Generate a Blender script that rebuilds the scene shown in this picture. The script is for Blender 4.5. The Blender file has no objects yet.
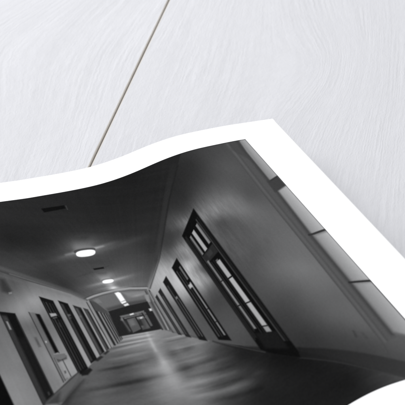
# A curled photographic print with a wide white margin lying on a whitewashed plank table.
import bpy, math
import numpy as np

# ------------------------------------------------------------------ measurements
# metres; the print's own frame: U runs along its top edge, V down its side, both on the table plane.
# Picture coordinates: one picture height = 1000, x = 0 at the picture's right edge, y = 0 at its top.
P0 = [0.058556, 0.081517, 0.0]
U = [0.955676, 0.29442, 0.0]
V = [0.29442, -0.955676, 0.0]
CAM = [-0.0, -1.221425, 0.598098]
PITCH = 0.4553515850003433
F = 2267.250975498332
XI = -0.041799
HP = 0.31998
BU = 0.026738
BV = 0.025826
K = 2.565696333903748
GAP = ([-0.024724, 0.337823, 0.0], [-0.070266, 0.048566, 0.0])
KNOTS = [(0.122, 0.1849, 0.036, 0.095, -0.034), (-0.1213, 0.1946, 0.09, 0.15, 0.065)]
PROFILE = [
    (-0.2755, 0.00051),
    (-0.27016, 0.00051),
    (-0.26481, 0.00051),
    (-0.25946, 0.00051),
    (-0.25411, 0.00051),
    (-0.24877, 0.00051),
    (-0.24342, 0.00051),
    (-0.23807, 0.00051),
    (-0.23273, 0.00051),
    (-0.22738, 0.00051),
    (-0.22203, 0.00051),
    (-0.21668, 0.00051),
    (-0.21134, 0.00051),
    (-0.20599, 0.00051),
    (-0.20064, 0.00051),
    (-0.19529, 0.00051),
    (-0.18995, 0.00051),
    (-0.1846, 0.00051),
    (-0.17925, 0.00056),
    (-0.17391, 0.00076),
    (-0.16856, 0.00098),
    (-0.16321, 0.00119),
    (-0.15786, 0.00142),
    (-0.15252, 0.0017),
    (-0.14717, 0.00204),
    (-0.14182, 0.00247),
    (-0.13647, 0.00303),
    (-0.13113, 0.00378),
    (-0.12578, 0.00473),
    (-0.12043, 0.00589),
    (-0.11509, 0.00723),
    (-0.10974, 0.00874),
    (-0.10439, 0.01037),
    (-0.09904, 0.01201),
    (-0.0937, 0.01353),
    (-0.08835, 0.01487),
    (-0.083, 0.01601),
    (-0.07765, 0.01694),
    (-0.07231, 0.01765),
    (-0.06696, 0.01818),
    (-0.06161, 0.01862),
    (-0.05627, 0.01903),
    (-0.05092, 0.01941),
    (-0.04557, 0.0197),
    (-0.04022, 0.0199),
    (-0.03488, 0.02003),
    (-0.02953, 0.02014),
    (-0.02418, 0.02025),
    (-0.01883, 0.02036),
    (-0.01349, 0.02044),
    (-0.00814, 0.02048),
    (-0.00279, 0.02049),
    (0.00255, 0.02049),
    (0.0079, 0.02049),
    (0.01325, 0.02049),
    (0.0186, 0.02049),
]
TONE_CEILING = [
    (-480.8, 34.4, 42),
    (-409.1, 14.3, 38),
    (-450.6, 109.0, 40),
    (-503.6, 177.0, 36),
    (-451.6, 176.4, 37),
    (-372.0, 20.3, 37),
    (-398.7, 128.3, 40),
    (-319.8, 43.7, 35),
    (-325.5, 138.6, 36),
    (-256.4, 25.3, 31),
    (-235.4, 20.4, 28),
    (-199.7, 33.4, 32),
    (-240.7, 108.9, 33),
    (-286.5, 204.4, 40),
    (-312.6, 231.0, 46),
    (-324.0, 203.8, 46),
    (-391.3, 174.0, 45),
    (-456.4, 212.2, 44),
    (-496.9, 228.3, 55),
    (-528.4, 246.8, 62),
    (-537.7, 247.9, 62),
    (-486.9, 263.6, 60),
    (-467.1, 317.3, 50),
    (-430.0, 269.5, 58),
    (-445.9, 355.0, 47),
    (-468.2, 336.5, 58),
    (-432.7, 324.1, 64),
    (-426.9, 365.4, 66),
    (-419.5, 399.2, 80),
    (-354.1, 329.3, 72),
    (-348.8, 363.4, 92),
    (-343.9, 385.3, 98),
    (-397.7, 377.5, 86),
    (-326.6, 342.4, 82),
    (-321.6, 376.8, 84),
    (-304.6, 374.5, 76),
    (-323.6, 403.2, 98),
    (-287.4, 254.8, 50),
    (-273.6, 298.3, 48),
    (-256.7, 206.0, 40),
    (-305.0, 264.6, 58),
    (-200.6, 104.5, 33),
    (-172.0, 39.7, 34),
    (-398.7, 415.4, 95),
    (-352.0, 273.7, 62),
    (-375.3, 292.1, 60),
    (-343.8, 277.5, 58),
]
TONE_RIGHT = [
    (-95.3, 14.9, 60),
    (-93.0, 84.1, 68),
    (-75.7, 110.1, 80),
    (-130.8, 130.6, 54),
    (-123.4, 61.6, 46),
    (-153.3, 108.9, 42),
    (-185.0, 169.6, 44),
    (-58.3, 36.8, 70),
    (-131.0, 260.2, 116),
    (-148.1, 266.6, 126),
    (-158.0, 256.1, 112),
    (-167.9, 189.2, 55),
    (-170.5, 153.2, 42),
    (-150.1, 314.7, 68),
    (-144.0, 365.8, 80),
    (-83.0, 264.0, 86),
    (-73.8, 235.9, 78),
    (-138.7, 445.5, 84),
    (-93.9, 256.9, 104),
    (-101.8, 298.6, 112),
    (-121.1, 352.0, 84),
    (-99.0, 369.7, 94),
    (-80.9, 457.8, 100),
    (-127.7, 456.2, 80),
    (-138.4, 411.1, 82),
    (-63.8, 533.4, 105),
    (-158.0, 504.4, 75),
    (-123.6, 540.5, 98),
    (-88.6, 568.4, 113),
    (-161.3, 605.3, 74),
    (-128.2, 641.4, 78),
    (-156.1, 677.3, 62),
    (-108.3, 659.3, 92),
    (-140.7, 751.2, 60),
    (-172.4, 709.9, 55),
    (-130.5, 731.9, 70),
    (-96.8, 761.4, 90),
    (-73.6, 777.2, 95),
    (-151.3, 790.8, 48),
    (-119.7, 824.1, 60),
    (-87.4, 850.0, 70),
    (-83.1, 878.3, 66),
    (-37.6, 906.8, 84),
    (-60.9, 906.9, 74),
    (-62.3, 691.0, 96),
    (-93.8, 767.4, 84),
    (-58.1, 817.0, 92),
    (-78.9, 640.5, 104),
    (-66.8, 959.7, 66),
    (-197.6, 237.1, 75),
    (-186.4, 218.8, 58),
    (-213.1, 276.4, 60),
    (-227.1, 341.9, 136),
    (-223.1, 371.4, 144),
    (-240.8, 369.1, 110),
    (-198.9, 266.7, 124),
    (-214.4, 261.8, 88),
    (-234.0, 271.0, 54),
    (-239.8, 316.1, 64),
    (-256.6, 329.2, 84),
    (-224.5, 369.9, 122),
    (-203.5, 180.3, 44),
    (-175.4, 176.0, 42),
    (-202.6, 222.2, 68),
    (-230.6, 396.1, 178),
    (-233.1, 446.0, 160),
    (-228.2, 471.2, 150),
    (-219.0, 429.6, 80),
    (-227.0, 507.9, 80),
    (-233.8, 546.6, 65),
    (-223.1, 585.3, 72),
    (-224.3, 643.5, 78),
    (-264.1, 459.0, 182),
    (-265.3, 481.2, 165),
    (-270.1, 526.6, 92),
    (-272.0, 573.4, 82),
    (-285.6, 536.9, 95),
    (-273.9, 375.7, 162),
    (-296.8, 410.9, 168),
    (-291.0, 465.1, 142),
    (-300.5, 515.6, 100),
    (-294.6, 578.4, 95),
    (-310.8, 471.7, 140),
    (-303.8, 550.5, 122),
    (-301.7, 477.2, 135),
    (-309.4, 539.8, 125),
]
TONE_LEFT = [
    (-541.0, 286.6, 83),
    (-523.3, 319.5, 86),
    (-519.2, 370.8, 119),
    (-550.4, 383.8, 109),
    (-554.0, 344.7, 79),
    (-510.1, 392.5, 151),
    (-537.9, 421.3, 139),
    (-489.4, 372.3, 123),
    (-469.7, 393.6, 129),
    (-476.3, 391.6, 139),
    (-545.8, 470.3, 106),
    (-545.2, 430.2, 139),
    (-506.2, 442.3, 123),
    (-512.8, 484.1, 103),
    (-476.5, 414.2, 151),
    (-482.2, 493.6, 121),
    (-597.3, 553.7, 113),
    (-608.1, 638.7, 131),
    (-603.2, 696.1, 135),
    (-585.4, 717.7, 125),
    (-550.2, 540.3, 115),
    (-549.0, 599.6, 125),
    (-547.2, 640.8, 119),
    (-539.3, 676.5, 125),
    (-516.9, 626.6, 151),
    (-498.0, 598.2, 141),
    (-478.2, 580.1, 149),
    (-588.0, 496.8, 106),
    (-569.3, 374.2, 91),
    (-468.7, 515.8, 141),
    (-453.7, 538.3, 146),
    (-439.2, 448.1, 141),
    (-450.0, 407.3, 136),
]
TONE_FLOOR = [
    (-533.7, 740.1, 71),
    (-512.4, 714.4, 73),
    (-478.4, 685.4, 93),
    (-495.8, 751.8, 95),
    (-464.4, 738.9, 89),
    (-458.0, 714.8, 85),
    (-439.9, 697.3, 75),
    (-454.6, 645.8, 89),
    (-432.8, 652.6, 73),
    (-428.6, 637.3, 91),
    (-422.7, 615.7, 95),
    (-410.5, 589.5, 118),
    (-390.7, 580.3, 143),
    (-368.3, 568.5, 163),
    (-369.1, 655.8, 88),
    (-389.2, 684.6, 115),
    (-409.7, 709.3, 83),
    (-432.2, 771.6, 89),
    (-405.7, 782.9, 99),
    (-388.1, 767.8, 127),
    (-357.6, 674.6, 151),
    (-355.0, 706.3, 135),
    (-356.9, 637.1, 135),
    (-356.6, 745.6, 131),
    (-339.1, 652.4, 79),
    (-314.8, 651.4, 93),
    (-334.6, 706.0, 79),
    (-325.4, 652.5, 129),
    (-293.5, 643.6, 122),
    (-305.1, 681.5, 105),
    (-320.5, 693.1, 103),
    (-335.8, 715.6, 88),
    (-284.7, 709.2, 66),
    (-287.5, 668.9, 95),
    (-325.3, 747.8, 123),
    (-294.6, 746.3, 90),
    (-293.7, 770.3, 72),
    (-283.4, 801.0, 80),
    (-293.6, 832.7, 58),
    (-275.4, 853.1, 44),
    (-246.0, 726.7, 31),
    (-258.0, 721.7, 46),
    (-241.8, 765.7, 41),
    (-266.0, 693.3, 55),
    (-360.2, 780.0, 121),
    (-346.1, 815.6, 113),
    (-319.8, 800.2, 98),
    (-246.4, 774.5, 47),
    (-264.8, 800.2, 68),
    (-234.8, 780.2, 39),
    (-207.7, 789.1, 24),
    (-188.7, 782.7, 19),
    (-209.0, 875.7, 30),
    (-221.4, 829.9, 32),
    (-257.0, 847.1, 35),
    (-211.8, 921.4, 29),
    (-185.1, 877.6, 27),
    (-194.5, 775.0, 20),
    (-142.4, 944.5, 26),
    (-176.4, 912.9, 27),
    (-134.9, 976.3, 33),
    (-110.7, 976.2, 48),
    (-86.0, 971.3, 63),
    (-70.5, 981.5, 79),
    (-148.5, 903.5, 29),
    (-171.9, 854.0, 23),
    (-84.7, 992.8, 65),
    (-332.5, 588.8, 123),
    (-312.8, 610.2, 123),
    (-490.6, 763.0, 93),
]
REGIONS = {
    'left': [(-760, 60), (-600, 225), (-543.9, 275.8), (-507.4, 320.5), (-473.5, 358.1), (-445.6, 389.7), (-425.3, 421.8), (-427.8, 525.4), (-423.0, 591.3), (-450.9, 612.8), (-500.7, 668.5), (-544.0, 738.6), (-640, 860), (-760, 960)],
    'right': [(-100, -50), (-128, -2), (-146.1, 39.0), (-197.1, 155.4), (-272.7, 340.2), (-314.6, 425.5), (-323.4, 575.6), (-300, 613.7), (-268.1, 650.9), (-237.2, 699.3), (-211.2, 749.6), (-168, 812), (-100, 940), (-40, 1020), (20, 1100), (20, -50)],
    'floor': [(-405.1, 563.5), (-333.6, 568.5), (-285, 635.2), (-268.6, 652.3), (-237.6, 700.6), (-212.0, 752.1), (-168, 808), (-100, 936), (-30, 1040), (-760, 1040), (-760, 960), (-640, 860), (-544.0, 738.6), (-506.2, 690.1), (-476.6, 659.3), (-455.1, 628.6), (-423.0, 591.3)],
}
SHAPES = [
    (17, 0.6, 1.0, [(-416.0, 52.5), (-372.9, 54.9), (-372.9, 69.1), (-414.4, 69.9)]),
    (70, -0.5, 0.6, [(-370.1, 59.1), (-371.0, 74.3)], 0.5),
    (26, 0.5, 1.0, [(-385.7, 316.6), (-366.3, 317.6), (-367.0, 324.4), (-384.4, 322.7)]),
    (55, -0.3, 0.6, [(-365.4, 320.4), (-356.1, 316.4)], 0.5),
    ((38, 60, (-157.4, 27.8), (-277.9, 336.2)), 1.2, 0.6, [(-157.4, 27.8), (-205.8, 145.4), (-277.9, 336.2), (-272.3, 340.5), (-198.6, 153.7), (-146.9, 38.3)]),
    ((56, 128, (-277.9, 336.2), (-317.4, 425.9)), 0.8, 0.85, [(-277.9, 336.2), (-317.4, 425.9), (-314.3, 427.6), (-272.3, 340.5)]),
    (30, -0.5, 0.65, [(-147.8, 44.5), (-197.3, 155.2), (-270.9, 341.6), (-312.7, 428.5)], 0.8),
    (120, -0.6, 0.6, [(-528.8, 288.4), (-472.6, 354.5), (-445.0, 387.2), (-424.8, 419.7)], 0.9),
    (92, -2.0, 0.6, [(-540.6, 261.0), (-518.3, 289.7), (-471.1, 348.4), (-444.2, 384.0), (-425.7, 416.4)], 1.6),
    (104, -1.2, 0.25, [(-546.8, 288.7), (-510.0, 331.3), (-476.1, 368.8), (-448.3, 400.3)], 1.2),
    (46, 2.4, 0.75, [(-550.9, 299.2), (-543.4, 305.5), (-539.9, 349.1), (-546.0, 360.6), (-556.4, 347.8)]),
    (150, 0.6, 0.6, [(-546.5, 354.7), (-540.3, 354.7), (-541.7, 361.1), (-547.2, 362.1)]),
    ((48, 138, (-377.3, 192.4), (-383.3, 237.8)), 3.6, 0.75, [(-389.7, 193.6), (-364.0, 191.7), (-366.8, 241.8), (-398.3, 238.6)]),
    ((72, 172, (-374.7, 338.2), (-375.9, 363.3)), 1.8, 0.75, [(-381.3, 335.8), (-367.1, 337.1), (-366.4, 364.2), (-382.3, 362.9)]),
    (112, -0.9, 0.6, [(-417.1, 247.2), (-399.6, 243.8)], 1.4),
    (112, -0.9, 0.6, [(-362.4, 242.9), (-347.3, 242.1)], 1.4),
    (72, 0.6, 1.0, [(-422.0, 422.8), (-410.3, 439.0), (-401.5, 472.5), (-404.7, 561.9), (-423.0, 591.3), (-426.6, 540.3)]),
    (36, 0.4, 1, [(-419.6, 464.1), (-417.2, 467.2), (-417.2, 588.7), (-419.6, 590.8)]),
    (128, 0.4, 1, [(-416.6, 468.0), (-414.2, 471.1), (-414.2, 586.0), (-416.6, 588.1)]),
    (38, 0.4, 1, [(-413.8, 471.7), (-411.8, 474.2), (-411.8, 583.9), (-413.8, 585.6)]),
    (118, 0.4, 1, [(-411.5, 474.6), (-409.7, 477.0), (-409.7, 581.9), (-411.5, 583.5)]),
    (36, 0.4, 1, [(-409.4, 477.4), (-407.8, 479.4), (-407.8, 580.2), (-409.4, 581.6)]),
    (112, 0.4, 1, [(-407.5, 479.8), (-406.1, 481.7), (-406.1, 578.7), (-407.5, 580.0)]),
    (36, 0.4, 1, [(-405.8, 482.1), (-404.6, 483.6), (-404.6, 577.3), (-405.8, 578.4)]),
    (100, 0.4, 1, [(-404.3, 484.0), (-403.3, 485.4), (-403.3, 576.1), (-404.3, 577.1)]),
    (38, 0.4, 1, [(-403.0, 485.7), (-402.0, 487.0), (-402.0, 575.0), (-403.0, 575.9)]),
    (80, 0.4, 1, [(-401.7, 487.4), (-400.9, 488.5), (-400.9, 574.0), (-401.7, 574.7)]),
    (165, 0.6, 0.8, [(-398.7, 490.3), (-396.0, 492.5), (-397.7, 501.7), (-399.8, 499.0)]),
    (104, 0.6, 1.0, [(-415.2, 423.7), (-393.9, 417.4), (-370.3, 416.0), (-346.3, 420.2), (-320.0, 432.1), (-325.9, 474.7), (-363.7, 469.9), (-401.1, 474.5)]),
    (66, 1.6, 0.8, [(-400.8, 463.5), (-360.0, 456.6), (-327.3, 460.8), (-328.7, 475.2), (-364.1, 471.6), (-400.3, 474.8)]),
    (135, 1.4, 0.7, [(-360.7, 420.2), (-321.3, 433.4), (-322.6, 444.2), (-354.8, 438.0)]),
    (125, 0.8, 0.6, [(-413.7, 428.1), (-404.7, 424.3), (-401.8, 440.6), (-409.1, 441.3)]),
    (158, -0.9, 0.9, [(-421.7, 418.0), (-408.9, 413.5), (-391.9, 409.9), (-369.9, 408.1), (-344.0, 412.0), (-317.8, 424.1)], 0.6),
    (84, -0.5, 0.8, [(-420.5, 423.8), (-407.8, 419.3), (-392.7, 416.4), (-371.7, 414.6), (-345.7, 418.1), (-320.3, 430.1)], 0.5),
    (55, -0.4, 0.45, [(-427.3, 415.7), (-409.3, 408.0), (-390.6, 405.1), (-368.7, 403.6), (-342.6, 406.9), (-314.9, 420.3)], 0.5),
    (136, 0.5, 1.0, [(-425.2, 426), (-421, 423), (-421, 589), (-425.2, 594)]),
    (46, 0.4, 0.85, [(-420.8, 427.3), (-419.4, 429.9), (-419.4, 587.8), (-420.8, 589.0)]),
    (48, 0.4, 0.8, [(-427.2, 428.2), (-425.6, 430.9), (-425.6, 593.7), (-427.2, 595.1)]),
    (145, -0.7, 0.9, [(-316.7, 426.2), (-322.8, 575.9)], 0.5),
    (62, -0.6, 0.9, [(-315.8, 434.4), (-320.4, 577.3)], 0.5),
    (120, -0.6, 0.9, [(-315.0, 442.6), (-318.3, 582.0)], 0.5),
    (70, -0.7, 0.9, [(-322.4, 434.7), (-326.1, 574.2)], 0.5),
    (118, -0.6, 0.9, [(-328.1, 450.9), (-329.8, 572.3)], 0.5),
    (52, -0.7, 0.9, [(-331.4, 471.9), (-331.9, 571.2)], 0.5),
    (140, 0.8, 0.9, [(-327.3, 445.6), (-320.6, 447.2), (-324.5, 473.6), (-329.6, 472.8)]),
    (36, 0.6, 1.0, [(-399.9, 475.0), (-364.4, 469.3), (-329.0, 469.4), (-332.7, 569.3), (-369.5, 566.5), (-404.7, 564.4)]),
    (104, 0.5, 1.0, [(-386.1, 497.8), (-343.0, 496.2), (-344.5, 508.8), (-384.8, 510.8)]),
    (40, -0.35, 0.7, [(-384.1, 506.0), (-347.7, 505.1)], 0.4),
    (84, 0.5, 1.0, [(-378.2, 513.6), (-363.0, 512.1), (-363.6, 554.1), (-380.2, 561.2)]),
    (74, 0.5, 1.0, [(-361.1, 512.9), (-348.3, 513.6), (-348.0, 558.3), (-363.4, 558.5)]),
    (40, 0.8, 0.8, [(-362.5, 524.1), (-356.2, 524.0), (-356.7, 543.4), (-362.3, 544.5)]),
    (140, 0.5, 0.8, [(-361.3, 513.6), (-348.3, 513.6), (-348.9, 520.7), (-361.1, 520.3)]),
    (36, -0.5, 0.9, [(-361.9, 511.9), (-363.2, 556.4)], 0.4),
    (124, -0.7, 0.85, [(-385.3, 507.7), (-382.9, 552.2)], 0.6),
    (36, -0.5, 0.9, [(-382.0, 508.3), (-380.6, 557.5)], 0.4),
    (92, 0.5, 1.0, [(-346.9, 502.5), (-342.0, 502.6), (-343.1, 551.9), (-347.2, 552.9)]),
    (34, -0.4, 0.6, [(-344.1, 511.2), (-341.2, 511.1)], 0.4),
    (34, -0.5, 0.9, [(-348.2, 503.3), (-348.1, 556.1)], 0.4),
    (60, 1.2, 0.6, [(-387.2, 517.1), (-380.0, 516.5), (-381.0, 558.0), (-386.4, 558.6)]),
    (120, 1.6, 0.6, [(-377.5, 517.6), (-367.8, 516.6), (-368.0, 536.2), (-377.6, 539.3)]),
    (110, 1.4, 0.5, [(-350.1, 522.4), (-349.7, 537.2), (-349.4, 554.0), (-354.2, 555.4)]),
    (235, 0.6, 1.0, [(-368.8, 498.6), (-361.7, 497.2), (-362.2, 501.5), (-368.4, 502.4)]),
    (215, 0.6, 1.0, [(-355.9, 516.8), (-351.9, 516.4), (-352.5, 520.9), (-356.0, 520.8)]),
    (225, 0.8, 1.0, [(-333.8, 494.7), (-329.7, 495.3), (-330.2, 503.2), (-333.9, 502.8)]),
    (150, 0.8, 0.5, [(-388.2, 509.8), (-385.8, 509.8), (-385.8, 514.2), (-388.2, 514.2)]),
    (120, 0.8, 0.5, [(-380.2, 506.8), (-377.8, 506.8), (-377.8, 511.2), (-380.2, 511.2)]),
    (140, 0.8, 0.5, [(-357.2, 502.8), (-354.8, 502.8), (-354.8, 507.2), (-357.2, 507.2)]),
    (120, 0.8, 0.5, [(-348.2, 517.8), (-345.8, 517.8), (-345.8, 522.2), (-348.2, 522.2)]),
    (120, 0.8, 0.5, [(-373.2, 532.8), (-370.8, 532.8), (-370.8, 537.2), (-373.2, 537.2)]),
    (110, 0.8, 0.5, [(-361.2, 545.8), (-358.8, 545.8), (-358.8, 550.2), (-361.2, 550.2)]),
    (14, 0.9, 1.0, [(-760, 520), (-623.1, 587.0), (-621.8, 625.8), (-621.0, 724.1), (-640, 860), (-760, 960)]),
    (20, 0.7, 1.0, [(-577.5, 417.0), (-552.3, 431.3), (-552.3, 716.0), (-577.5, 739.4)]),
    (52, 0.8, 1.0, [(-576.8, 427.3), (-567.6, 432.1), (-567.6, 733.3), (-576.8, 742.0)]),
    (34, 0.7, 0.8, [(-569.2, 435.4), (-567, 436.5), (-567, 729.6), (-569.2, 731.7)]),
    (24, 1.0, 0.8, [(-577, 418.6), (-567.5, 423.9), (-567.5, 436.2), (-577, 431.5)]),
    (76, 1.0, 0.35, [(-574, 439.4), (-568, 442.2), (-568, 452.5), (-574, 450.0)]),
    (156, 0.8, 0.85, [(-573.4, 454.4), (-570.4, 455.6), (-570.4, 484.8), (-573.4, 484.0)]),
    (86, 0.5, 0.5, [(-554.2, 442.9), (-553.2, 443.4), (-553.2, 714.9), (-554.2, 715.8)]),
    (40, 3, 0.35, [(-567.5, 518.5), (-554.5, 519.8), (-554.5, 716.1), (-567.5, 728.1)]),
    (74, 0.6, 0.6, [(-561.5, 702.6), (-558.5, 700.1), (-558.5, 710.0), (-561.5, 712.6)]),
    (84, 0.9, 0.75, [(-541, 521.1), (-536.4, 521.6), (-536.4, 556.4), (-541, 556.9)]),
    (70, 0.7, 0.5, [(-540, 528.3), (-537.5, 528.5), (-537.5, 547.8), (-540, 547.9)]),
    (92, 0.7, 0.55, [(-529.4, 433.9), (-519, 440.4), (-519, 670.9), (-529.4, 679.6)]),
    (46, 0.5, 0.9, [(-529.8, 433.6), (-528.2, 434.6), (-528.2, 679.4), (-529.8, 680.8)]),
    (60, 0.5, 0.6, [(-520.6, 443.8), (-519.2, 444.7), (-519.2, 584.6), (-520.6, 585.0)]),
    (17, 0.6, 1.0, [(-519.4, 442.7), (-513.2, 446.5), (-513.2, 582.1), (-519.4, 583.9)]),
    (150, 0.7, 0.7, [(-525, 597.7), (-513.4, 593.5), (-513.4, 661.6), (-525, 671.0)]),
    (44, 0.45, 0.9, [(-513.8, 447.9), (-512.4, 448.8), (-512.4, 665.3), (-513.8, 666.5)]),
    (52, 0.5, 0.8, [(-525.4, 597.8), (-524.2, 597.4), (-524.2, 675.2), (-525.4, 676.3)]),
    (205, 0.6, 0.7, [(-525.8, 539.4), (-523.5, 540.1), (-524.6, 546.1), (-526.5, 545.5)]),
    (62, 0.9, 0.8, [(-523.2, 597.3), (-503.5, 596.5), (-505.6, 607.9), (-522.4, 614.7)]),
    (108, 0.5, 1.0, [(-522.6, 586.5), (-504.5, 587.2), (-504.5, 601.0), (-515.5, 607.2), (-522.7, 602.3)]),
    (146, -0.4, 0.7, [(-522.2, 586.6), (-504.9, 587.8)], 0.4),
    (70, 0.5, 0.8, [(-519.6, 644.0), (-516.6, 644.2), (-517.7, 652.6), (-520.5, 653.1)]),
    (22, 0.6, 1.0, [(-499.6, 384.2), (-479.8, 406.5), (-479.8, 648.0), (-499.6, 666.3)]),
    (60, 0.5, 0.8, [(-497.6, 403.4), (-496.2, 404.8), (-496.2, 653.1), (-497.6, 654.3)]),
    (70, 0.5, 0.8, [(-493.8, 407.2), (-491.8, 409.2), (-491.8, 649.3), (-493.8, 651.0)]),
    (56, 0.5, 0.8, [(-488.8, 412.2), (-487.2, 413.8), (-487.2, 645.4), (-488.8, 646.8)]),
    (48, 0.5, 0.8, [(-484.2, 416.8), (-483, 418.0), (-483, 641.9), (-484.2, 642.9)]),
    (16, 0.6, 0.8, [(-498, 457.4), (-481, 467.6), (-481, 477.1), (-498, 468.3)]),
    (172, 0.7, 0.9, [(-496.6, 448.9), (-486.3, 451.3), (-485.6, 459.7), (-496.7, 462.1)]),
    (110, 0.6, 0.6, [(-495.9, 464.6), (-487.7, 463.4), (-487.3, 468.7), (-494.6, 470.1)]),
    (66, 0.7, 0.5, [(-490.5, 485.0), (-487.5, 486.3), (-487.5, 501.4), (-490.5, 500.4)]),
    (22, 0.6, 1.0, [(-471.8, 407.8), (-458.2, 424.0), (-458.2, 622.7), (-471.8, 634.5)]),
    (64, 0.6, 0.8, [(-470.4, 419.8), (-466.4, 424.2), (-466.4, 624.6), (-470.4, 627.9)]),
    (44, 0.45, 0.6, [(-462.4, 438.6), (-461.2, 439.8), (-461.2, 618.4), (-462.4, 619.3)]),
    (120, 0.6, 0.6, [(-468.5, 461.3), (-463.3, 461.4), (-463.5, 468.0), (-468.4, 469.4)]),
    (90, 0.6, 0.5, [(-469.1, 472.1), (-464.4, 471.4), (-464.5, 477.2), (-468.9, 478.0)]),
    (42, 0.6, 1.0, [(-451.4, 431.7), (-440.2, 445.2), (-440.2, 603.9), (-451.4, 613.2)]),
    (84, 0.6, 0.8, [(-449.8, 442.4), (-446, 446.6), (-446, 606.2), (-449.8, 609.2)]),
    (18, 0.5, 0.8, [(-444, 448.8), (-441, 452.1), (-441, 602.2), (-444, 604.6)]),
    (105, 0.6, 0.5, [(-451.5, 472.0), (-446.6, 471.7), (-446.9, 478.2), (-451.3, 479.1)]),
    (56, 0.6, 1.0, [(-437.2, 446.5), (-430.4, 454.9), (-430.4, 596.5), (-437.2, 602.2)]),
    (82, 0.45, 0.8, [(-435.8, 457.8), (-434, 459.8), (-434, 596.6), (-435.8, 598.0)]),
    (28, 0.45, 0.8, [(-432.2, 461.8), (-430.6, 463.5), (-430.6, 593.9), (-432.2, 595.2)]),
    (86, 0.7, 0.9, [(-544.3, 738.8), (-573.5, 737.4), (-570.1, 728.9), (-540.0, 699.3), (-515.7, 668.6), (-497.3, 654.9), (-496.9, 666.4), (-506.6, 691.6)]),
    (52, 2, 0.7, [(-572.3, 737.8), (-563.0, 726.3), (-541.5, 707.0), (-551.7, 744.2)]),
    (48, -0.5, 0.7, [(-574.6, 733.9), (-539.7, 698.1), (-496.9, 653.7)], 0.6),
    (34, 2.4, 0.5, [(-547.4, 739.1), (-527.0, 713.1), (-506.6, 691.6), (-495.4, 680.2), (-505.5, 696.9), (-524.7, 723.6), (-539.4, 749.6), (-551.5, 745.8)]),
    (22, 0.9, 0.9, [(-496.0, 656.6), (-476.9, 647.4), (-474.6, 654.8), (-485.6, 668.2), (-495.6, 668.1)]),
    (30, 0.8, 0.8, [(-466.0, 625.2), (-449.7, 614.5), (-446.9, 619.5), (-459.1, 630.8)]),
    (36, 0.7, 0.8, [(-444.8, 609.1), (-434.7, 600.5), (-432.6, 604.7), (-441.8, 613.8)]),
    (28, 1.2, 0.75, [(-240, 699), (-168, 796), (-177, 822), (-239, 710)]),
    ((28, 66, (-170, 794), (10, 1030)), 1.2, 0.85, [(-170, 794), (-89, 899), (-30, 977), (10, 1030), (-20, 1070), (-52, 1020), (-105, 941), (-179, 819)]),
    (58, -0.35, 0.55, [(-177, 822), (-141, 878), (-105, 941), (-70, 993)], 0.6),
    (70, -0.4, 0.6, [(-308.8, 596.8), (-285.7, 629.3), (-268.6, 652.3), (-238.9, 704.8), (-212.9, 754.5)], 0.5),
    (30, -0.5, 0.6, [(-269.5, 655.1), (-240.6, 710.0), (-217.7, 753.8)], 0.8),
    (15, 0.7, 1.0, [(-216, 298.1), (-172.4, 226.1), (-173.4, 800), (-176, 822), (-205, 770), (-216, 742)]),
    (34, 0.6, 0.8, [(-213.5, 308.8), (-210, 303.4), (-210, 706.2), (-213.5, 702.4)]),
    (32, 0.5, 0.8, [(-177.5, 262.2), (-175.6, 259.4), (-175.6, 762.7), (-177.5, 760.4)]),
    (76, 0.5, 0.75, [(-181.4, 268.1), (-179.6, 265.4), (-179.6, 757.9), (-181.4, 755.7)]),
    (124, 0.5, 1.0, [(-187.2, 287.3), (-182.6, 280.7), (-182.6, 363.2), (-187.2, 367.7)]),
    (60, 0.5, 0.6, [(-183.8, 282.4), (-182.4, 280.4), (-182.4, 363.0), (-183.8, 364.4)]),
    (160, 0.5, 1.0, [(-199.4, 304.9), (-193.6, 296.5), (-193.6, 379.0), (-199.4, 384.5)]),
    (112, 0.5, 1.0, [(-206.6, 315.2), (-203.2, 310.3), (-203.2, 388.1), (-206.6, 391.4)]),
    (40, 0.7, 1.0, [(-208, 395.8), (-182, 371.6), (-182, 405.8), (-208, 425.0)]),
    (58, 0.7, 0.6, [(-200, 393.2), (-190, 384.2), (-190, 401.4), (-200, 409.4)]),
    (160, 0.5, 1.0, [(-194.2, 435.0), (-187.4, 430.7), (-187.4, 498.0), (-194.2, 499.6)]),
    (168, 0.5, 1.0, [(-194.2, 504.6), (-187.4, 503.2), (-187.4, 598.4), (-194.2, 596.1)]),
    (162, 0.5, 1.0, [(-194.2, 600.4), (-187.4, 602.9), (-187.4, 689.2), (-194.2, 683.3)]),
    (140, 0.5, 1.0, [(-194.2, 687.5), (-187.4, 693.5), (-187.4, 713.6), (-194.2, 706.8)]),
    (112, 0.5, 1.0, [(-206.4, 417.6), (-203.2, 415.1), (-203.2, 496.1), (-206.4, 497.0)]),
    (124, 0.5, 1.0, [(-206.4, 500.1), (-203.2, 499.3), (-203.2, 592.2), (-206.4, 591.1)]),
    (118, 0.5, 1.0, [(-206.4, 595.0), (-203.2, 596.2), (-203.2, 681.9), (-206.4, 679.0)]),
    (72, 0.5, 0.6, [(-201.4, 426.6), (-200.4, 425.9), (-200.4, 700.6), (-201.4, 699.6)]),
    (150, 0.6, 0.6, [(-194, 428.1), (-190, 425.5), (-190, 439.2), (-194, 441.6)]),
    (34, 0.6, 0.7, [(-197.5, 423.9), (-195.6, 422.5), (-195.6, 705.4), (-197.5, 703.5)]),
    (30, 1.5, 0.7, [(-209, 692.0), (-182, 719.0), (-182, 782.0), (-209, 745.5)]),
    (70, 0.4, 0.6, [(-214.8, 318.2), (-213.9, 316.9), (-213.9, 709.3), (-214.8, 708.3)]),
    (46, 0.4, 0.7, [(-178.8, 282.5), (-178, 281.4), (-178, 759.8), (-178.8, 758.8)]),
    (52, 0.4, 0.5, [(-174, 247.6), (-173, 246.1), (-173, 765.8), (-174, 764.6)]),
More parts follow.
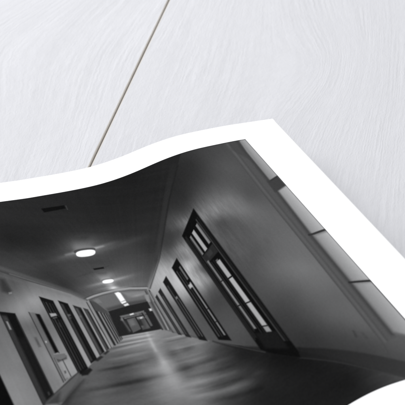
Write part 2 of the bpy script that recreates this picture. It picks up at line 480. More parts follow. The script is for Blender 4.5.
    (84, 0.4, 0.6, [(-208.2, 323.7), (-207.4, 322.6), (-207.4, 685.9), (-208.2, 685.1)]),
    (18, 0.6, 1.0, [(-260.6, 384.9), (-244.2, 359.9), (-244.2, 676.8), (-260.6, 657.6)]),
    (78, 0.5, 0.85, [(-257.8, 403.5), (-256, 401.2), (-256, 650.3), (-257.8, 648.4)]),
    (52, 0.45, 0.8, [(-253.6, 408.9), (-252.2, 407.2), (-252.2, 654.3), (-253.6, 652.8)]),
    (140, 0.5, 0.9, [(-249.4, 454.6), (-247.2, 452.9), (-247.2, 653.8), (-249.4, 651.6)]),
    (120, 0.5, 0.8, [(-250, 393.4), (-247, 389.5), (-247, 441.2), (-250, 443.8)]),
    (185, 0.7, 0.9, [(-254, 461.2), (-248, 456.9), (-248, 470.6), (-254, 474.2)]),
    (40, 0.4, 1.0, [(-250, 554.7), (-246.5, 555.2), (-246.5, 558.6), (-250, 558.0)]),
    (40, 0.4, 1.0, [(-250, 601.7), (-246.5, 603.7), (-246.5, 607.1), (-250, 605.1)]),
    (26, 0.6, 1.0, [(-287, 420.5), (-276.6, 404.1), (-276.6, 648.3), (-287, 635.0)]),
    (70, 0.5, 0.8, [(-284.8, 438.6), (-282.6, 435.8), (-282.6, 626.3), (-284.8, 623.9)]),
    (110, 0.4, 0.75, [(-280.2, 489.9), (-279, 489.2), (-279, 630.3), (-280.2, 629.0)]),
    (130, 0.6, 0.8, [(-283, 482.1), (-279.4, 479.5), (-279.4, 487.8), (-283, 490.0)]),
    (38, 0.5, 1.0, [(-303.4, 447.6), (-296.6, 437.0), (-296.6, 621.4), (-303.4, 612.8)]),
    (78, 0.5, 0.8, [(-301.6, 466.5), (-300, 464.6), (-300, 607.2), (-301.6, 605.4)]),
    (44, 0.5, 1.0, [(-312.8, 462.2), (-308, 454.8), (-308, 606.0), (-312.8, 600.0)]),
    (84, 0.4, 0.7, [(-310.8, 477.6), (-309.8, 476.4), (-309.8, 596.4), (-310.8, 595.3)]),
    (70, 0.4, 0.8, [(-319.8, 475.7), (-317.2, 471.8), (-317.2, 592.8), (-319.8, 589.6)]),
    (80, 0.9, 0.8, [(-43.5, -6), (-44, 13), (-50, 235), (-54, 522), (-58, 753), (-61, 875), (-34, 872), (-34, 856), (-31, 660), (-28.4, 449), (-21, 251), (-16, 27), (-14, -8)]),
    (66, -0.5, 0.45, [(-42.3, -6), (-42.8, 13), (-48.8, 235), (-52.8, 522), (-56.8, 753), (-59.8, 875), (-64.8, 925)], 0.7),
    (98, -0.8, 0.45, [(-37.5, -6), (-38, 13), (-44, 235), (-48, 522), (-52, 753), (-55, 875)], 0.9),
    (64, -0.7, 0.35, [(-33.0, -6), (-33.5, 13), (-39.5, 235), (-43.5, 522), (-47.5, 753), (-50.5, 875)], 0.9),
    (54, -1.6, 0.6, [(-16.8, -8), (-18.8, 27), (-23.8, 251), (-31.2, 449), (-33.8, 660), (-36.8, 856)], 1.9),
    (62, 1.5, 0.5, [(-36, -6), (-16, -6), (-16, 30), (-24, 100), (-40, 40)]),
    ((128, 166, (-19, 120), (0, 120)), 1.0, 1.0, [(-13, 4), (4, -20), (4, 190), (-19.5, 206), (-17, 60)]),
    (122, 1.6, 0.5, [(-14, 4), (-9, 10), (-13, 120), (-19, 200)]),
    ((136, 182, (-27, 340), (0, 340)), 1.6, 1.0, [(-21.5, 258), (4, 238), (4, 449), (-27.5, 457)]),
    ((132, 182, (-29, 560), (0, 560)), 2.4, 1.0, [(-26.5, 464), (4, 457), (4, 668), (-29.5, 660)]),
    ((128, 172, (-32, 760), (0, 760)), 2.6, 1.0, [(-29.5, 666), (4, 676), (4, 905), (-33, 853)]),
    (62, 1.0, 1.0, [(-26, 205), (-20, 207), (4, 188), (4, 236), (-22, 257), (-29, 262)]),
    (48, -0.6, 0.7, [(-19.5, 209), (-1, 195)], 0.6),
    (52, -1.0, 1, [(-33, 458), (-25, 457.4), (2, 449.4)], 0.6),
    (46, -1.0, 1, [(-34, 660), (2, 671)], 0.6),
    (70, -0.5, 0.8, [(-1.0, 668), (-1.0, 880)], 0.5),
    (110, -0.4, 0.7, [(-1.0, 0), (-1.0, 668)], 0.5),
    (96, -0.5, 0.7, [(-34, 856), (0, 898)], 0.7),
    (55, 1.2, 0.7, [(-87.1, 813.4), (-84.4, 815.2), (-86.8, 837.6), (-90.1, 837.1)]),
    (62, 1.4, 0.55, [(-77.2, 827.4), (-74.5, 829.1), (-73.8, 851.7), (-77.8, 851.3)]),
    (40, -0.4, 0.6, [(-500, 1.2), (0, 1.2)], 0.5),
]
STROKES = [
    (-24, 1.5, 1, (-477.0, 660.8), (-378.0, 657.1)),
    (-24, 2.2, 1, (-514.7, 716.9), (-362.7, 709.6)),
    (-14, 2.6, 1, (-461.8, 716.9), (-347.0, 713.4)),
    (-12, 1.2, 1, (-439.7, 647.0), (-360.2, 654.6)),
    (16, 1.2, 1, (-449.2, 632.1), (-367.1, 630.8)),
    (22, 1.0, 1, (-438.9, 606.1), (-362.6, 603.0)),
    (-26, 0.8, 1, (-436.8, 598.1), (-360.4, 595.5)),
    (-28, 0.7, 1, (-422.8, 584.3), (-350.9, 586.3)),
    (28, 0.7, 1, (-427.9, 590.6), (-349.3, 592.8)),
    (24, 0.6, 1, (-413.6, 575.9), (-345.6, 580.2)),
    (-20, 0.5, 1, (-410.5, 570.5), (-347.4, 574.4)),
    (9, 2.0, 1, (-454.5, 689.5), (-353.2, 688.6)),
    (-10, 1.0, 1, (-433.8, 625.0), (-368.3, 623.2)),
    (9, 1.0, 1, (-454.7, 652.6), (-372.4, 649.2)),
    (-9, 2, 1, (-517.1, 738.8), (-398.1, 727.5)),
    (8, 1.8, 1, (-507.9, 728.8), (-395.6, 718.6)),
    (18, 1.4, 0, (-358.6, 571.0), (-361.3, 631.6)),
    (16, 2.6, 0, (-361.2, 607.1), (-359.7, 670.3)),
    (9, 4.2, 1, (-364.1, 644.2), (-360.0, 717.5)),
    (10, 6, 1, (-362.0, 689.7), (-358.6, 796.9)),
    (8, 8, 1, (-361.7, 641.8), (-359.8, 789.9)),
    (-15, 1.6, 1, (-347.3, 657.1), (-297.6, 651.4)),
    (-20, 2.0, 1, (-355.4, 707.8), (-277.0, 706.6)),
    (14, 1.2, 1, (-341.5, 637.3), (-269.5, 649.7)),
    (17, 1.2, 1, (-352.7, 687.1), (-278.6, 689.7)),
    (-22, 0.8, 1, (-344.6, 612.7), (-293.8, 616.4)),
    (20, 0.7, 1, (-345.0, 601.9), (-291.5, 608.7)),
    (-16, 0.8, 1, (-347.6, 646.5), (-289.7, 648.1)),
    (9, 0.9, 1, (-345.8, 675.0), (-287.4, 674.2)),
    (22, 1.8, 1, (-355.8, 754.2), (-257.8, 763.0)),
    (-20, 2.0, 1, (-340.8, 771.2), (-240.6, 792.5)),
    (22, 2.1, 1, (-360.6, 792.7), (-246.3, 810.0)),
    (-14, 2.2, 1, (-335.2, 817.8), (-238.6, 836.6)),
    (-14, 1.6, 1, (-349.3, 732.4), (-252.3, 746.2)),
    (11, 1.6, 1, (-325.0, 707.7), (-251.1, 721.4)),
    (8, 1.6, 1, (-265.3, 786.3), (-223.2, 800.6)),
    (12, 1.0, 1, (-355.1, 774.2), (-276.6, 779.9)),
    (-8, 1, 1, (-352.3, 786.9), (-271.3, 794.4)),
]
LAMPS = [
    (66, 0.7, 0.9, [(-362.4, 246.5), (-363.5, 249.7), (-365.2, 251.7), (-367.7, 253.1), (-371.0, 254.0), (-375.0, 254.4), (-380.0, 254.3), (-387.7, 253.4), (-392.6, 252.4), (-396.3, 251.1), (-399.0, 249.4), (-400.9, 247.5), (-401.8, 245.2), (-401.6, 241.9), (-400.6, 239.3), (-399.0, 237.7), (-396.6, 236.6), (-393.4, 235.9), (-389.4, 235.6), (-384.3, 235.8), (-376.6, 236.7), (-371.7, 237.7), (-368.0, 238.8), (-365.2, 240.3), (-363.3, 241.9), (-362.3, 243.8)]),
    (255, 0.55, 1, [(-365.3, 257.0), (-366.6, 261.5), (-368.4, 264.4), (-370.8, 266.5), (-373.8, 268.0), (-377.5, 268.7), (-382.0, 268.7), (-388.8, 267.8), (-393.0, 266.5), (-396.2, 264.8), (-398.5, 262.7), (-399.9, 260.0), (-400.5, 256.8), (-400.0, 252.1), (-398.9, 248.5), (-397.2, 246.1), (-394.9, 244.5), (-392.0, 243.4), (-388.4, 242.8), (-383.8, 242.9), (-377.0, 243.9), (-372.7, 245.0), (-369.5, 246.5), (-367.1, 248.3), (-365.6, 250.6), (-364.9, 253.2)]),
    (110, 0.5, 0.7, [(-361.4, 367.3), (-362.0, 369.2), (-363.0, 370.4), (-364.3, 371.2), (-366.1, 371.8), (-368.3, 372.0), (-371.1, 372.0), (-375.4, 371.5), (-378.0, 371.0), (-380.1, 370.2), (-381.6, 369.3), (-382.6, 368.2), (-383.0, 366.8), (-382.9, 364.9), (-382.4, 363.4), (-381.5, 362.5), (-380.1, 361.8), (-378.3, 361.4), (-376.1, 361.2), (-373.4, 361.3), (-369.1, 361.8), (-366.4, 362.3), (-364.4, 362.9), (-362.8, 363.7), (-361.8, 364.7), (-361.3, 365.8)]),
    (252, 0.5, 1, [(-362.7, 372.5), (-363.5, 374.9), (-364.4, 376.5), (-365.8, 377.7), (-367.5, 378.5), (-369.6, 378.9), (-372.2, 379.0), (-376.0, 378.5), (-378.5, 377.9), (-380.3, 377.0), (-381.6, 375.9), (-382.5, 374.5), (-382.8, 372.8), (-382.5, 370.2), (-381.9, 368.3), (-381.0, 367.0), (-379.7, 366.1), (-378.0, 365.5), (-376.0, 365.1), (-373.4, 365.1), (-369.5, 365.6), (-367.0, 366.1), (-365.2, 366.9), (-363.8, 367.9), (-363.0, 369.1), (-362.6, 370.5)]),
    (255, 0.8, 1, [(-373.2, 417.4), (-366.7, 416.0), (-363.6, 420.4), (-362.7, 448.5), (-371.7, 451.4)]),
    (240, 0.5, 1, [(-372.0, 452.4), (-362.9, 450.4), (-362.5, 456.6), (-371.1, 459.6)]),
    (225, 0.5, 1, [(-370.1, 462.3), (-361.6, 460.0), (-360.9, 467.8), (-368.7, 468.9)]),
]
GLOWS = [
    (20, 9, 4, (-381.2, 222.1)),
    (26, 14, 8, (-379.7, 216.5)),
    (20, 26, 11, (-378.8, 241.7)),
    (20, 6, 2.8, (-373.3, 350.3)),
    (34, 10, 6, (-372.4, 356.9)),
    (90, 3.6, 1.3, (-369.8, 398.2)),
    (56, 4, 2.6, (-372.1, 386.3)),
    (60, 3.0, 3, (-366.9, 436.5)),
    (38, 8, 6, (-366.0, 433.1)),
    (30, 4, 2, (-369.5, 465.5)),
    (16, 12, 9, (-363.2, 512.8)),
    (14, 16, 10, (-364.4, 433.8)),
]
GLOW_STREAKS = [
    (44, 1.8, 1, (-437.2, 254.0), (-309.9, 234.6)),
    (30, 0.9, 1, (-417.9, 250.2), (-341.6, 241.4)),
    (20, 3.2, 1, (-496.3, 264.7), (-240.7, 242.6)),
    (44, 1.2, 1, (-417.4, 377.1), (-320.8, 367.4)),
    (24, 2.4, 1, (-435.8, 379.3), (-303.1, 369.4)),
    (50, 0.9, 1, (-391.0, 399.6), (-335.7, 407.9)),
    (24, 1, 1, (-403.9, 394.2), (-360.5, 393.3)),
    (34, 1.2, 1, (-359.4, 441.7), (-320.5, 443.4)),
    (-8, 1, 1, (-423.0, 335.9), (-383.1, 328.8)),
]

LEFT_X = -724.0                     # left edge of the picture (its vanishing point is in the middle)
PAPER_T = 0.0003
P0, U, V = np.array(P0), np.array(U), np.array(V)

scene = bpy.context.scene
col = scene.collection

# ------------------------------------------------------------------ the curl of the sheet
_px = np.array([a for a, b in PROFILE]); _pz = np.array([b for a, b in PROFILE])
def rise(x):
    """Height of the sheet over the table along its top edge (smooth Catmull-Rom through PROFILE)."""
    h = _px[1] - _px[0]
    t = np.clip((np.asarray(x, float) - _px[0]) / h, 0, len(_px) - 1.001)
    i = t.astype(int); f = t - i
    g = lambda k: _pz[np.clip(i + k, 0, len(_pz) - 1)]
    a, b, c, d = g(-1), g(0), g(1), g(2)
    return 0.5 * ((2 * b) + (c - a) * f + (2 * a - 5 * b + 4 * c - d) * f ** 2 + (3 * b - a - 3 * c + d) * f ** 3)
def sheet(x, v, lift=0.0):
    z = rise(x) * (1 + K * v) + lift
    return P0 * np.array([1, 1, 0]) + x[..., None] * U + v[..., None] * V + z[..., None] * np.array([0, 0, 1.0])
def pic_to_sheet(X, Y):
    return XI + X * HP / 1000.0, BV + Y * HP / 1000.0

# ------------------------------------------------------------------ helpers
def link(name, mesh, mat=None, parent=None):
    o = bpy.data.objects.new(name, mesh); col.objects.link(o)
    if mat:
        for m_ in (mat if isinstance(mat, list) else [mat]): mesh.materials.append(m_)
    if parent: o.parent = parent
    return o
def grid_mesh(name, pts):
    """Quad grid from an (n, m, 3) array, fast."""
    n, m_ = pts.shape[:2]
    idx = np.arange(n * m_).reshape(n, m_)
    q = np.stack([idx[:-1, :-1], idx[1:, :-1], idx[1:, 1:], idx[:-1, 1:]], -1).reshape(-1, 4)
    me = bpy.data.meshes.new(name)
    me.vertices.add(n * m_); me.vertices.foreach_set('co', pts.reshape(-1).astype(np.float32))
    me.loops.add(q.size); me.loops.foreach_set('vertex_index', q.reshape(-1).astype(np.int32))
    me.polygons.add(len(q))
    me.polygons.foreach_set('loop_start', (np.arange(len(q)) * 4).astype(np.int32))
    me.polygons.foreach_set('use_smooth', np.ones(len(q), bool))
    me.update(calc_edges=True); me.validate()
    return me
def new_mat(name):
    m_ = bpy.data.materials.new(name); m_.use_nodes = True
    nt = m_.node_tree
    return m_, nt, nt.nodes['Principled BSDF']
def nd(nt, kind, **kw):
    n = nt.nodes.new(kind)
    for k, v in kw.items():
        if k in n.inputs: n.inputs[k].default_value = v
        else: setattr(n, k, v)
    return n
def mth(nt, op, a, b=None, c=None):
    n = nt.nodes.new('ShaderNodeMath'); n.operation = op
    for i, v in enumerate((a, b, c)):
        if v is None: continue
        if isinstance(v, (int, float)): n.inputs[i].default_value = v
        else: nt.links.new(v, n.inputs[i])
    return n.outputs[0]

# ------------------------------------------------------------------ the printed picture: a black-and-white corridor
XS = 1.75            # a step in x looks this much longer than a step in y on the tilted sheet
PXU = 3.6            # picture units per softness unit
def rbf(ctrl, X, Y):
    """Smooth tone surface through measured tones (multiquadric)."""
    c = np.array(ctrl, float); px, py, g = c[:, 0] * XS, c[:, 1], c[:, 2]
    R = 14.0
    A = np.sqrt((px[:, None] - px) ** 2 + (py[:, None] - py) ** 2 + R * R)
    n = len(g); M = np.zeros((n + 1, n + 1)); M[:n, :n] = A - 6.0 * np.eye(n); M[:n, n] = 1; M[n, :n] = 1
    w = np.linalg.solve(M, np.append(g, 0))
    out = np.full(X.shape, w[n])
    for i in range(n):
        out += w[i] * np.sqrt((X * XS - px[i]) ** 2 + (Y - py[i]) ** 2 + R * R)
    return np.clip(out, max(8, g.min() * 0.8), g.max() * 1.1)
def seg_d(X, Y, a, b):
    ax, ay, bx, by = a[0] * XS, a[1], b[0] * XS, b[1]
    dx, dy = bx - ax, by - ay; L2 = dx * dx + dy * dy + 1e-9
    t = ((X * XS - ax) * dx + (Y - ay) * dy) / L2
    tc = np.clip(t, 0, 1)
    return np.hypot(X * XS - ax - tc * dx, Y - ay - tc * dy), t
def cover_poly(X, Y, pts, soft):
    d = np.full(X.shape, 1e9); inside = np.zeros(X.shape, bool)
    n = len(pts)
    for i in range(n):
        a, b = pts[i], pts[(i + 1) % n]
        d = np.minimum(d, seg_d(X, Y, a, b)[0])
        if a[1] != b[1]:
            c = ((a[1] > Y) != (b[1] > Y)) & (X < (b[0] - a[0]) * (Y - a[1]) / (b[1] - a[1]) + a[0])
            inside ^= c
    sd = np.where(inside, d, -d) / (soft * PXU)
    t = np.clip(sd * 0.5 + 0.5, 0, 1)
    return t * t * (3 - 2 * t)
def cover_line(X, Y, pts, half, soft):
    d = np.full(X.shape, 1e9)
    for a, b in zip(pts[:-1], pts[1:]):
        d = np.minimum(d, seg_d(X, Y, a, b)[0])
    t = np.clip((half * PXU - d) / (soft * PXU) * 0.5 + 0.5, 0, 1)
    return t * t * (3 - 2 * t)
def vnoise(X, Y, fx, fy, seed):
    """Value noise, smooth."""
    rng = np.random.RandomState(seed); T_ = rng.rand(257, 257)
    x, y = X * fx + 900.5, Y * fy + 900.5
    xi, yi = np.floor(x).astype(int), np.floor(y).astype(int); u, v = x - xi, y - yi
    u, v = u * u * (3 - 2 * u), v * v * (3 - 2 * v)
    f = lambda i, j: T_[(xi + i) % 257, (yi + j) % 257]
    return (f(0, 0) * (1 - u) + f(1, 0) * u) * (1 - v) + (f(0, 1) * (1 - u) + f(1, 1) * u) * v - 0.5
def window(X, Y, pts, pad):
    """Grid slice holding the points, so that each shape touches few vertices."""
    xs = [p[0] for p in pts]; ys = [p[1] for p in pts]
    i0, i1 = np.searchsorted(X[:, 0], [min(xs) - pad / XS, max(xs) + pad / XS])
    j0, j1 = np.searchsorted(Y[0], [min(ys) - pad, max(ys) + pad])
    return slice(max(i0 - 1, 0), i1 + 1), slice(max(j0 - 1, 0), j1 + 1)
def corridor(X, Y):
    g = rbf(TONE_CEILING, X, Y)
    g += 3.0 * vnoise(X * 0.8 + Y * 0.35, Y - X * 0.5, 0.012, 0.10, 3)
    th = np.arctan2((X + 362) * 1.6, 539 - Y)                 # faint boarding of the ceiling, running away
    g += 4.0 * vnoise(th * 60, np.hypot(X + 362, Y - 539) * .004, 1, 1, 21) * np.clip(g / 60, .3, 1)
    for key, tone in (('floor', TONE_FLOOR), ('left', TONE_LEFT), ('right', TONE_RIGHT)):
        a = cover_poly(X, Y, REGIONS[key], 0.6)
        t = rbf(tone, X, Y)
        if key == 'floor':
            q = Y + 0.12 * X
            t += np.clip(t / 70, .3, 1) * (7.0 * vnoise(X, q, 0.013, 0.085, 5) + 5 * vnoise(X, q, .05, .22, 6) + 4.0 * vnoise(X, Y, .2, .3, 13))
        elif key == 'right':                      # brushed sheen on the painted wall
            b = np.clip((t - 60) / 60, 0, 1)
            b = b * np.exp(-((X + 200) / 75.0) ** 2) * np.clip((560 - Y) / 120, 0, 1)
            t += (1.5 + 26 * b) * vnoise(X, Y, 0.45, 0.035, 7) + 22 * b * vnoise(X, Y + .3 * X, 0.15, 0.026, 8) + 16 * b * vnoise(X, Y, 0.9, 0.07, 11)
        else:
            t += 6.0 * vnoise(X, Y, 0.25, 0.015, 9) + 7 * vnoise(X, Y, .04, .03, 15)
        g = g * (1 - a) + t * a
    def put(v, a, sl): g[sl] = g[sl] * (1 - a) + v * a
    for amp, w, taper, p, q in STROKES:           # light and shade bands on the polished floor
        sl = window(X, Y, (p, q), 4 * w * PXU)
        d, t = seg_d(X[sl], Y[sl], p, q)
        k = np.exp(-(d / (w * PXU)) ** 2)
        if taper: k = k * np.clip(1 - np.abs(2 * np.clip(t, 0, 1) - 1) ** 3, 0, 1)
        g[sl] += amp * k
    for amp, sx, sy, c in GLOWS:
        g += amp * np.exp(-((X - c[0]) * XS / (sx * PXU)) ** 2 - ((Y - c[1]) / (sy * PXU)) ** 2) * (1 - 0 * X)
    for s_ in SHAPES:
        v, w, a, pts = s_[:4]
        sl = window(X, Y, pts, 24)
        if w > 0: k = cover_poly(X[sl], Y[sl], pts, w)
        else: k = cover_line(X[sl], Y[sl], pts, -w, s_[4])
        if isinstance(v, tuple):                  # a tone that runs from one end to the other
            t = np.clip(seg_d(X[sl], Y[sl], v[2], v[3])[1], 0, 1); v = v[0] + (v[1] - v[0]) * t
        put(v, k * a, sl)
    for amp, w, taper, p, q in GLOW_STREAKS:
        sl = window(X, Y, (p, q), 4 * w * PXU)
        d, t = seg_d(X[sl], Y[sl], p, q)
        k = np.exp(-(d / (w * PXU)) ** 2) * np.clip(1 - np.abs(2 * np.clip(t, 0, 1) - 1), 0, 1)
        g[sl] += amp * k
    for v, soft, a, pts in LAMPS:
        sl = window(X, Y, pts, 24); put(v, cover_poly(X[sl], Y[sl], pts, soft) * a, sl)
    # film grain
    rng = np.random.RandomState(2)
    g += 1.3 * rng.standard_normal(X.shape) + 2.5 * vnoise(X, Y, 0.45, 0.28, 12)
    return np.clip(g, 6, 255)

# ------------------------------------------------------------------ materials
def paper_mat():
    m_, nt, b = new_mat('print_paper')
    tc = nd(nt, 'ShaderNodeTexCoord')
    n = nd(nt, 'ShaderNodeTexNoise', Scale=900.0, Detail=2.0)
    nt.links.new(tc.outputs['Object'], n.inputs['Vector'])
    r = nd(nt, 'ShaderNodeMapRange'); r.inputs['To Min'].default_value = 0.885; r.inputs['To Max'].default_value = 0.915
    nt.links.new(n.outputs['Fac'], r.inputs['Value'])
    cb = nd(nt, 'ShaderNodeCombineColor')
    for i in range(3): nt.links.new(r.outputs['Result'], cb.inputs[i])
    nt.links.new(cb.outputs['Color'], b.inputs['Base Color'])
    b.inputs['Roughness'].default_value = 0.55; b.inputs['Specular IOR Level'].default_value = 0.2
    return m_
INK = 0.80
def ink_mat():
    m_, nt, b = new_mat('printed_ink')
    at = nd(nt, 'ShaderNodeAttribute', attribute_name='ink')
    nt.links.new(at.outputs['Color'], b.inputs['Base Color'])
    b.inputs['Roughness'].default_value = 0.6; b.inputs['Specular IOR Level'].default_value = 0.0
    return m_
def wood_mat(name, edge=False):
    m_, nt, b = new_mat(name); L = nt.links.new
    tc = nd(nt, 'ShaderNodeTexCoord'); tc.object = table      # grain laid out over the whole table
    sep = nd(nt, 'ShaderNodeSeparateXYZ'); L(tc.outputs['Object'], sep.inputs[0])
    x, y = sep.outputs[0], sep.outputs[1]
    off = mth(nt, 'MULTIPLY', mth(nt, 'FLOOR', mth(nt, 'DIVIDE', x, W)), 7.3)   # every plank its own tree
    def vec(a, b_, c=0.0):
        n = nd(nt, 'ShaderNodeCombineXYZ')
        for i, v in enumerate((a, b_, c)):
            if isinstance(v, (int, float)): n.inputs[i].default_value = v
            else: L(v, n.inputs[i])
        return n.outputs[0]
    def noise(v, scale=1.0, detail=2.0, rough=0.5):
        n = nd(nt, 'ShaderNodeTexNoise', Scale=scale, Detail=detail, Roughness=rough); L(v, n.inputs['Vector'])
        return n.outputs['Fac']
    # slow wander of the grain: where it turns back on itself the figure swirls
    w1 = noise(vec(mth(nt, 'MULTIPLY', x, 4.5), mth(nt, 'MULTIPLY', y, 1.0), off), 1.0, 1.0)
    w2 = noise(vec(mth(nt, 'MULTIPLY', x, 22.0), mth(nt, 'MULTIPLY', y, 9.0), off), 1.0, 1.0)
    def knot(kx, ky, a, b_, amp):
        u = mth(nt, 'DIVIDE', mth(nt, 'SUBTRACT', x, kx), a); v = mth(nt, 'DIVIDE', mth(nt, 'SUBTRACT', y, ky), b_)
        r2 = mth(nt, 'ADD', mth(nt, 'MULTIPLY', u, u), mth(nt, 'MULTIPLY', v, v))
        return mth(nt, 'DIVIDE', amp, mth(nt, 'ADD', r2, 1.0))
    w3 = noise(vec(mth(nt, 'MULTIPLY', x, 260.0), mth(nt, 'MULTIPLY', y, 110.0), off), 1.0, 1.0)   # ripple of the brushed fibres
    kn = mth(nt, 'ADD', knot(*KNOTS[0]), knot(*KNOTS[1]))
    xw = mth(nt, 'ADD', mth(nt, 'ADD', mth(nt, 'ADD', mth(nt, 'ADD', x, kn), mth(nt, 'MULTIPLY', y, mth(nt, 'MULTIPLY', x, 0.45))), mth(nt, 'MULTIPLY', w1, WARP)), mth(nt, 'ADD', mth(nt, 'MULTIPLY', w2, 0.004), mth(nt, 'MULTIPLY', w3, 0.0017)))
    pores = noise(vec(mth(nt, 'MULTIPLY', xw, 560.0), mth(nt, 'MULTIPLY', y, 15.0), off), 1.0, 1.5, 0.4)
    fine = noise(vec(mth(nt, 'MULTIPLY', xw, 900.0), mth(nt, 'MULTIPLY', y, 330.0), off), 1.0, 1.0, 0.5)
    rings = noise(vec(mth(nt, 'MULTIPLY', xw, 75.0), mth(nt, 'MULTIPLY', y, 1.5), off), 1.0, 2.0, 0.55)
    blot = noise(vec(mth(nt, 'MULTIPLY', x, 9.0), mth(nt, 'MULTIPLY', y, 5.0), off), 1.0, 3.0)
    patch = noise(vec(mth(nt, 'MULTIPLY', xw, 26.0), mth(nt, 'MULTIPLY', y, 10.0), off), 1.0, 2.0)   # paint lies thicker in places
    keep = nd(nt, 'ShaderNodeMapRange'); L(patch, keep.inputs['Value'])
    for k_, v_ in (('From Min', 0.36), ('From Max', 0.64), ('To Min', 0.25), ('To Max', 1.35)): keep.inputs[k_].default_value = v_
    keep = keep.outputs['Result']
    pores = mth(nt, 'ADD', mth(nt, 'MULTIPLY', mth(nt, 'SUBTRACT', pores, 0.5), keep), 0.5)
    crackle = noise(vec(mth(nt, 'MULTIPLY', xw, 330.0), mth(nt, 'MULTIPLY', y, 75.0), off), 1.0, 2.0, 0.5)
    pores = mth(nt, 'ADD', mth(nt, 'MULTIPLY', pores, 0.72), mth(nt, 'MULTIPLY', crackle, 0.42))
    s = mth(nt, 'ADD', mth(nt, 'MULTIPLY', pores, 0.5), mth(nt, 'ADD', mth(nt, 'MULTIPLY', rings, 0.3), mth(nt, 'MULTIPLY', blot, 0.2)))
    ramp = nd(nt, 'ShaderNodeValToRGB'); L(s, ramp.inputs['Fac'])
    e = ramp.color_ramp.elements
    e[0].position, e[1].position = 0.29, 0.71
    if edge:
        e[0].color, e[1].color = (0.42, 0.385, 0.34, 1), (0.60, 0.575, 0.54, 1)
    else:
        e[0].color, e[1].color = tuple(c * 0.90 for c in WOOD) + (1,), tuple(c * 1.06 for c in WOOD) + (1,)
    L(ramp.outputs['Color'], b.inputs['Base Color'])
    h = mth(nt, 'ADD', mth(nt, 'MULTIPLY', pores, 1.0), mth(nt, 'ADD', mth(nt, 'MULTIPLY', fine, 0.4), mth(nt, 'MULTIPLY', rings, 0.5)))
    bp = nd(nt, 'ShaderNodeBump', Strength=0.36, Distance=0.0010); L(h, bp.inputs['Height'])
    L(bp.outputs['Normal'], b.inputs['Normal'])
    b.inputs['Roughness'].default_value = 0.62; b.inputs['Specular IOR Level'].default_value = 0.25
    return m_
W, T, GAPW, R_ = 0.34, 0.024, 0.0008, 0.0009     # plank width, thickness, joint, eased edge
table = bpy.data.objects.new('table', None); col.objects.link(table)
WOOD = (0.570, 0.571, 0.588)
WARP = 0.045
M_PAPER, M_INK, M_WOOD, M_EDGE = paper_mat(), ink_mat(), wood_mat('whitewashed_wood'), wood_mat('bare_wood_edge', True)

# ------------------------------------------------------------------ table: planks with eased edges, tongue under each joint
g1, g2 = np.array(GAP[0]), np.array(GAP[1])
along = (g1 - g2) / np.linalg.norm(g1 - g2)
ang = math.atan2(along[1], along[0]) - math.pi / 2
LEN = 3.2
def plank_mesh():
    x0, x1 = GAPW / 2, W - GAPW / 2
    prof = [(x0, -T, 0), (x0, -R_, 1)]
    for k in range(1, 5):
        a = math.pi / 2 * k / 4; prof.append((x0 + R_ * (1 - math.cos(a)), -R_ * (1 - math.sin(a)), 1 if k < 4 else 0))
    for k in range(0, 5):
        a = math.pi / 2 * k / 4; prof.append((x1 - R_ * (1 - math.sin(a)), -R_ * (1 - math.cos(a)), 1))
    prof += [(x1, -0.0022, 1), (x1 + GAPW * 0.98, -0.0022, 1), (x1 + GAPW * 0.98, -0.010, 1), (x1, -0.010, 1), (x1, -T, 0)]
    n = len(prof); vs = []; fs = []; mi = []
    for yy in (-LEN / 2, LEN / 2): vs += [(p[0], yy, p[1]) for p in prof]
    for i in range(n):
        j = (i + 1) % n
        fs.append((i, i + n, j + n, j)); mi.append(1 if (prof[i][2] and i != 5) else 0)
    fs.append(tuple(range(n))); mi.append(0)
    fs.append(tuple(range(2 * n - 1, n - 1, -1))); mi.append(0)
    me = bpy.data.meshes.new('plank'); me.from_pydata(vs, [], fs)
    me.polygons.foreach_set('material_index', mi); me.update(); me.validate()
    return me
table.location = (g2[0], g2[1], 0); table.rotation_euler = (0, 0, ang)
table['label'] = 'whitewashed wooden table of wide planks, pale grain and one narrow joint, under the print'
table['category'] = 'table'
pm = plank_mesh()
first = link('plank', pm, [M_WOOD, M_EDGE], table)
order = [0, -1, 1, -2, 2]
for n_, i in enumerate(order):
    o = first
    if n_:
        o = first.copy(); col.objects.link(o); o.parent = table
    o.location = (i * W, 0, 0)

# ------------------------------------------------------------------ the print
xL, _ = pic_to_sheet(LEFT_X, 0); xL -= BU
xR = XI + BU; vB = BV + HP + BV
nx, nv = 260, 60
gx, gv = np.meshgrid(np.linspace(xL, xR, nx), np.linspace(0, vB, nv), indexing='ij')
top = sheet(gx, gv, PAPER_T)
def paper_mesh():
    n, m_ = gx.shape
    vt = top.reshape(-1, 3); vb = vt - np.array([0, 0, PAPER_T])
    idx = np.arange(n * m_).reshape(n, m_); N = n * m_
    ft = np.stack([idx[:-1, :-1], idx[1:, :-1], idx[1:, 1:], idx[:-1, 1:]], -1).reshape(-1, 4)[:, ::-1]
    fb = ft[:, ::-1] + N
    rim = np.concatenate([idx[:, 0], idx[-1, 1:], idx[-2::-1, -1], idx[0, -2:0:-1]])
    r2 = np.roll(rim, -1)
    fr = np.stack([rim, r2, r2 + N, rim + N], -1)
    me = bpy.data.meshes.new('photo_print')
    me.from_pydata(np.concatenate([vt, vb]).tolist(), [], np.concatenate([ft, fb, fr]).tolist())
    sm = np.ones(len(me.polygons), bool); sm[-len(fr):] = False
    me.polygons.foreach_set('use_smooth', sm); me.update(); me.validate()
    return me
print_o = link('photo_print', paper_mesh(), M_PAPER)
print_o['label'] = 'curled black-and-white photograph print of a long corridor, white margin, lying on the pale planks'
print_o['category'] = 'photograph'
fx = np.concatenate([np.linspace(LEFT_X, -655, 24)[:-1], np.linspace(-655, 0, 690)])
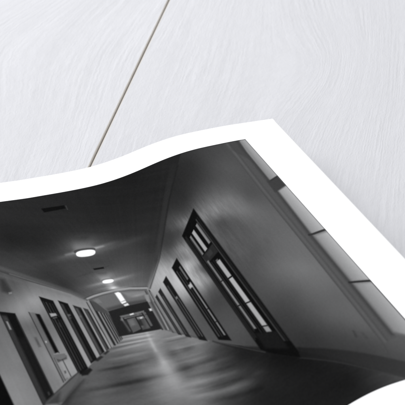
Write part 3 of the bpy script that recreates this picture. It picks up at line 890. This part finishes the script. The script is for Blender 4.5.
fy = np.linspace(0, 1000, 555)
PX, PY = np.meshgrid(fx, fy, indexing='ij')
tone = corridor(PX, PY)
sx, sv = pic_to_sheet(PX, PY)
ime = grid_mesh('printed_picture', sheet(sx, sv, PAPER_T + 0.00006)[:, ::-1])
lin = tone[:, ::-1].reshape(-1) / 255.0
lin = np.where(lin <= 0.04045, lin / 12.92, ((lin + 0.055) / 1.055) ** 2.4) * INK
ca = ime.color_attributes.new('ink', 'FLOAT_COLOR', 'POINT')
ca.data.foreach_set('color', np.stack([lin, lin, lin, np.ones_like(lin)], -1).reshape(-1).astype(np.float32))
link('printed_picture', ime, M_INK, print_o)

# ------------------------------------------------------------------ light
world = bpy.data.worlds.new('World'); scene.world = world; world.use_nodes = True
bg = world.node_tree.nodes['Background']
bg.inputs['Color'].default_value = (0.97, 0.98, 1.0, 1); bg.inputs['Strength'].default_value = 0.71
def softbox(name, loc, target, size, power, color=(1, 1, 1)):
    ld = bpy.data.lights.new(name, 'AREA'); ld.shape = 'RECTANGLE'; ld.size, ld.size_y = size; ld.energy = power; ld.color = color
    o = bpy.data.objects.new(name, ld); col.objects.link(o); o.location = loc
    d = np.array(target) - np.array(loc)
    from mathutils import Vector
    o.rotation_euler = Vector(d).to_track_quat('-Z', 'Y').to_euler()
softbox('softbox_lamp', (-1.15, 0.8, 1.4), (0, 0.05, 0), (1.9, 1.9), 45.5, (0.978, 0.98, 1.0))

# ------------------------------------------------------------------ camera
cd = bpy.data.cameras.new('camera'); cam = bpy.data.objects.new('camera', cd); col.objects.link(cam)
cam.location = CAM; cam.rotation_euler = (math.pi / 2 - PITCH, 0, 0)
cd.sensor_width = 36; cd.lens = F / 405.0 * 36
cd.clip_start = 0.02; cd.clip_end = 50
cd.dof.use_dof = True; cd.dof.focus_distance = 1.36; cd.dof.aperture_fstop = 40
scene.camera = cam
vs_ = scene.view_settings
vs_.view_transform = 'Standard'; vs_.look = 'None'; vs_.exposure = 0.0; vs_.gamma = 1.0
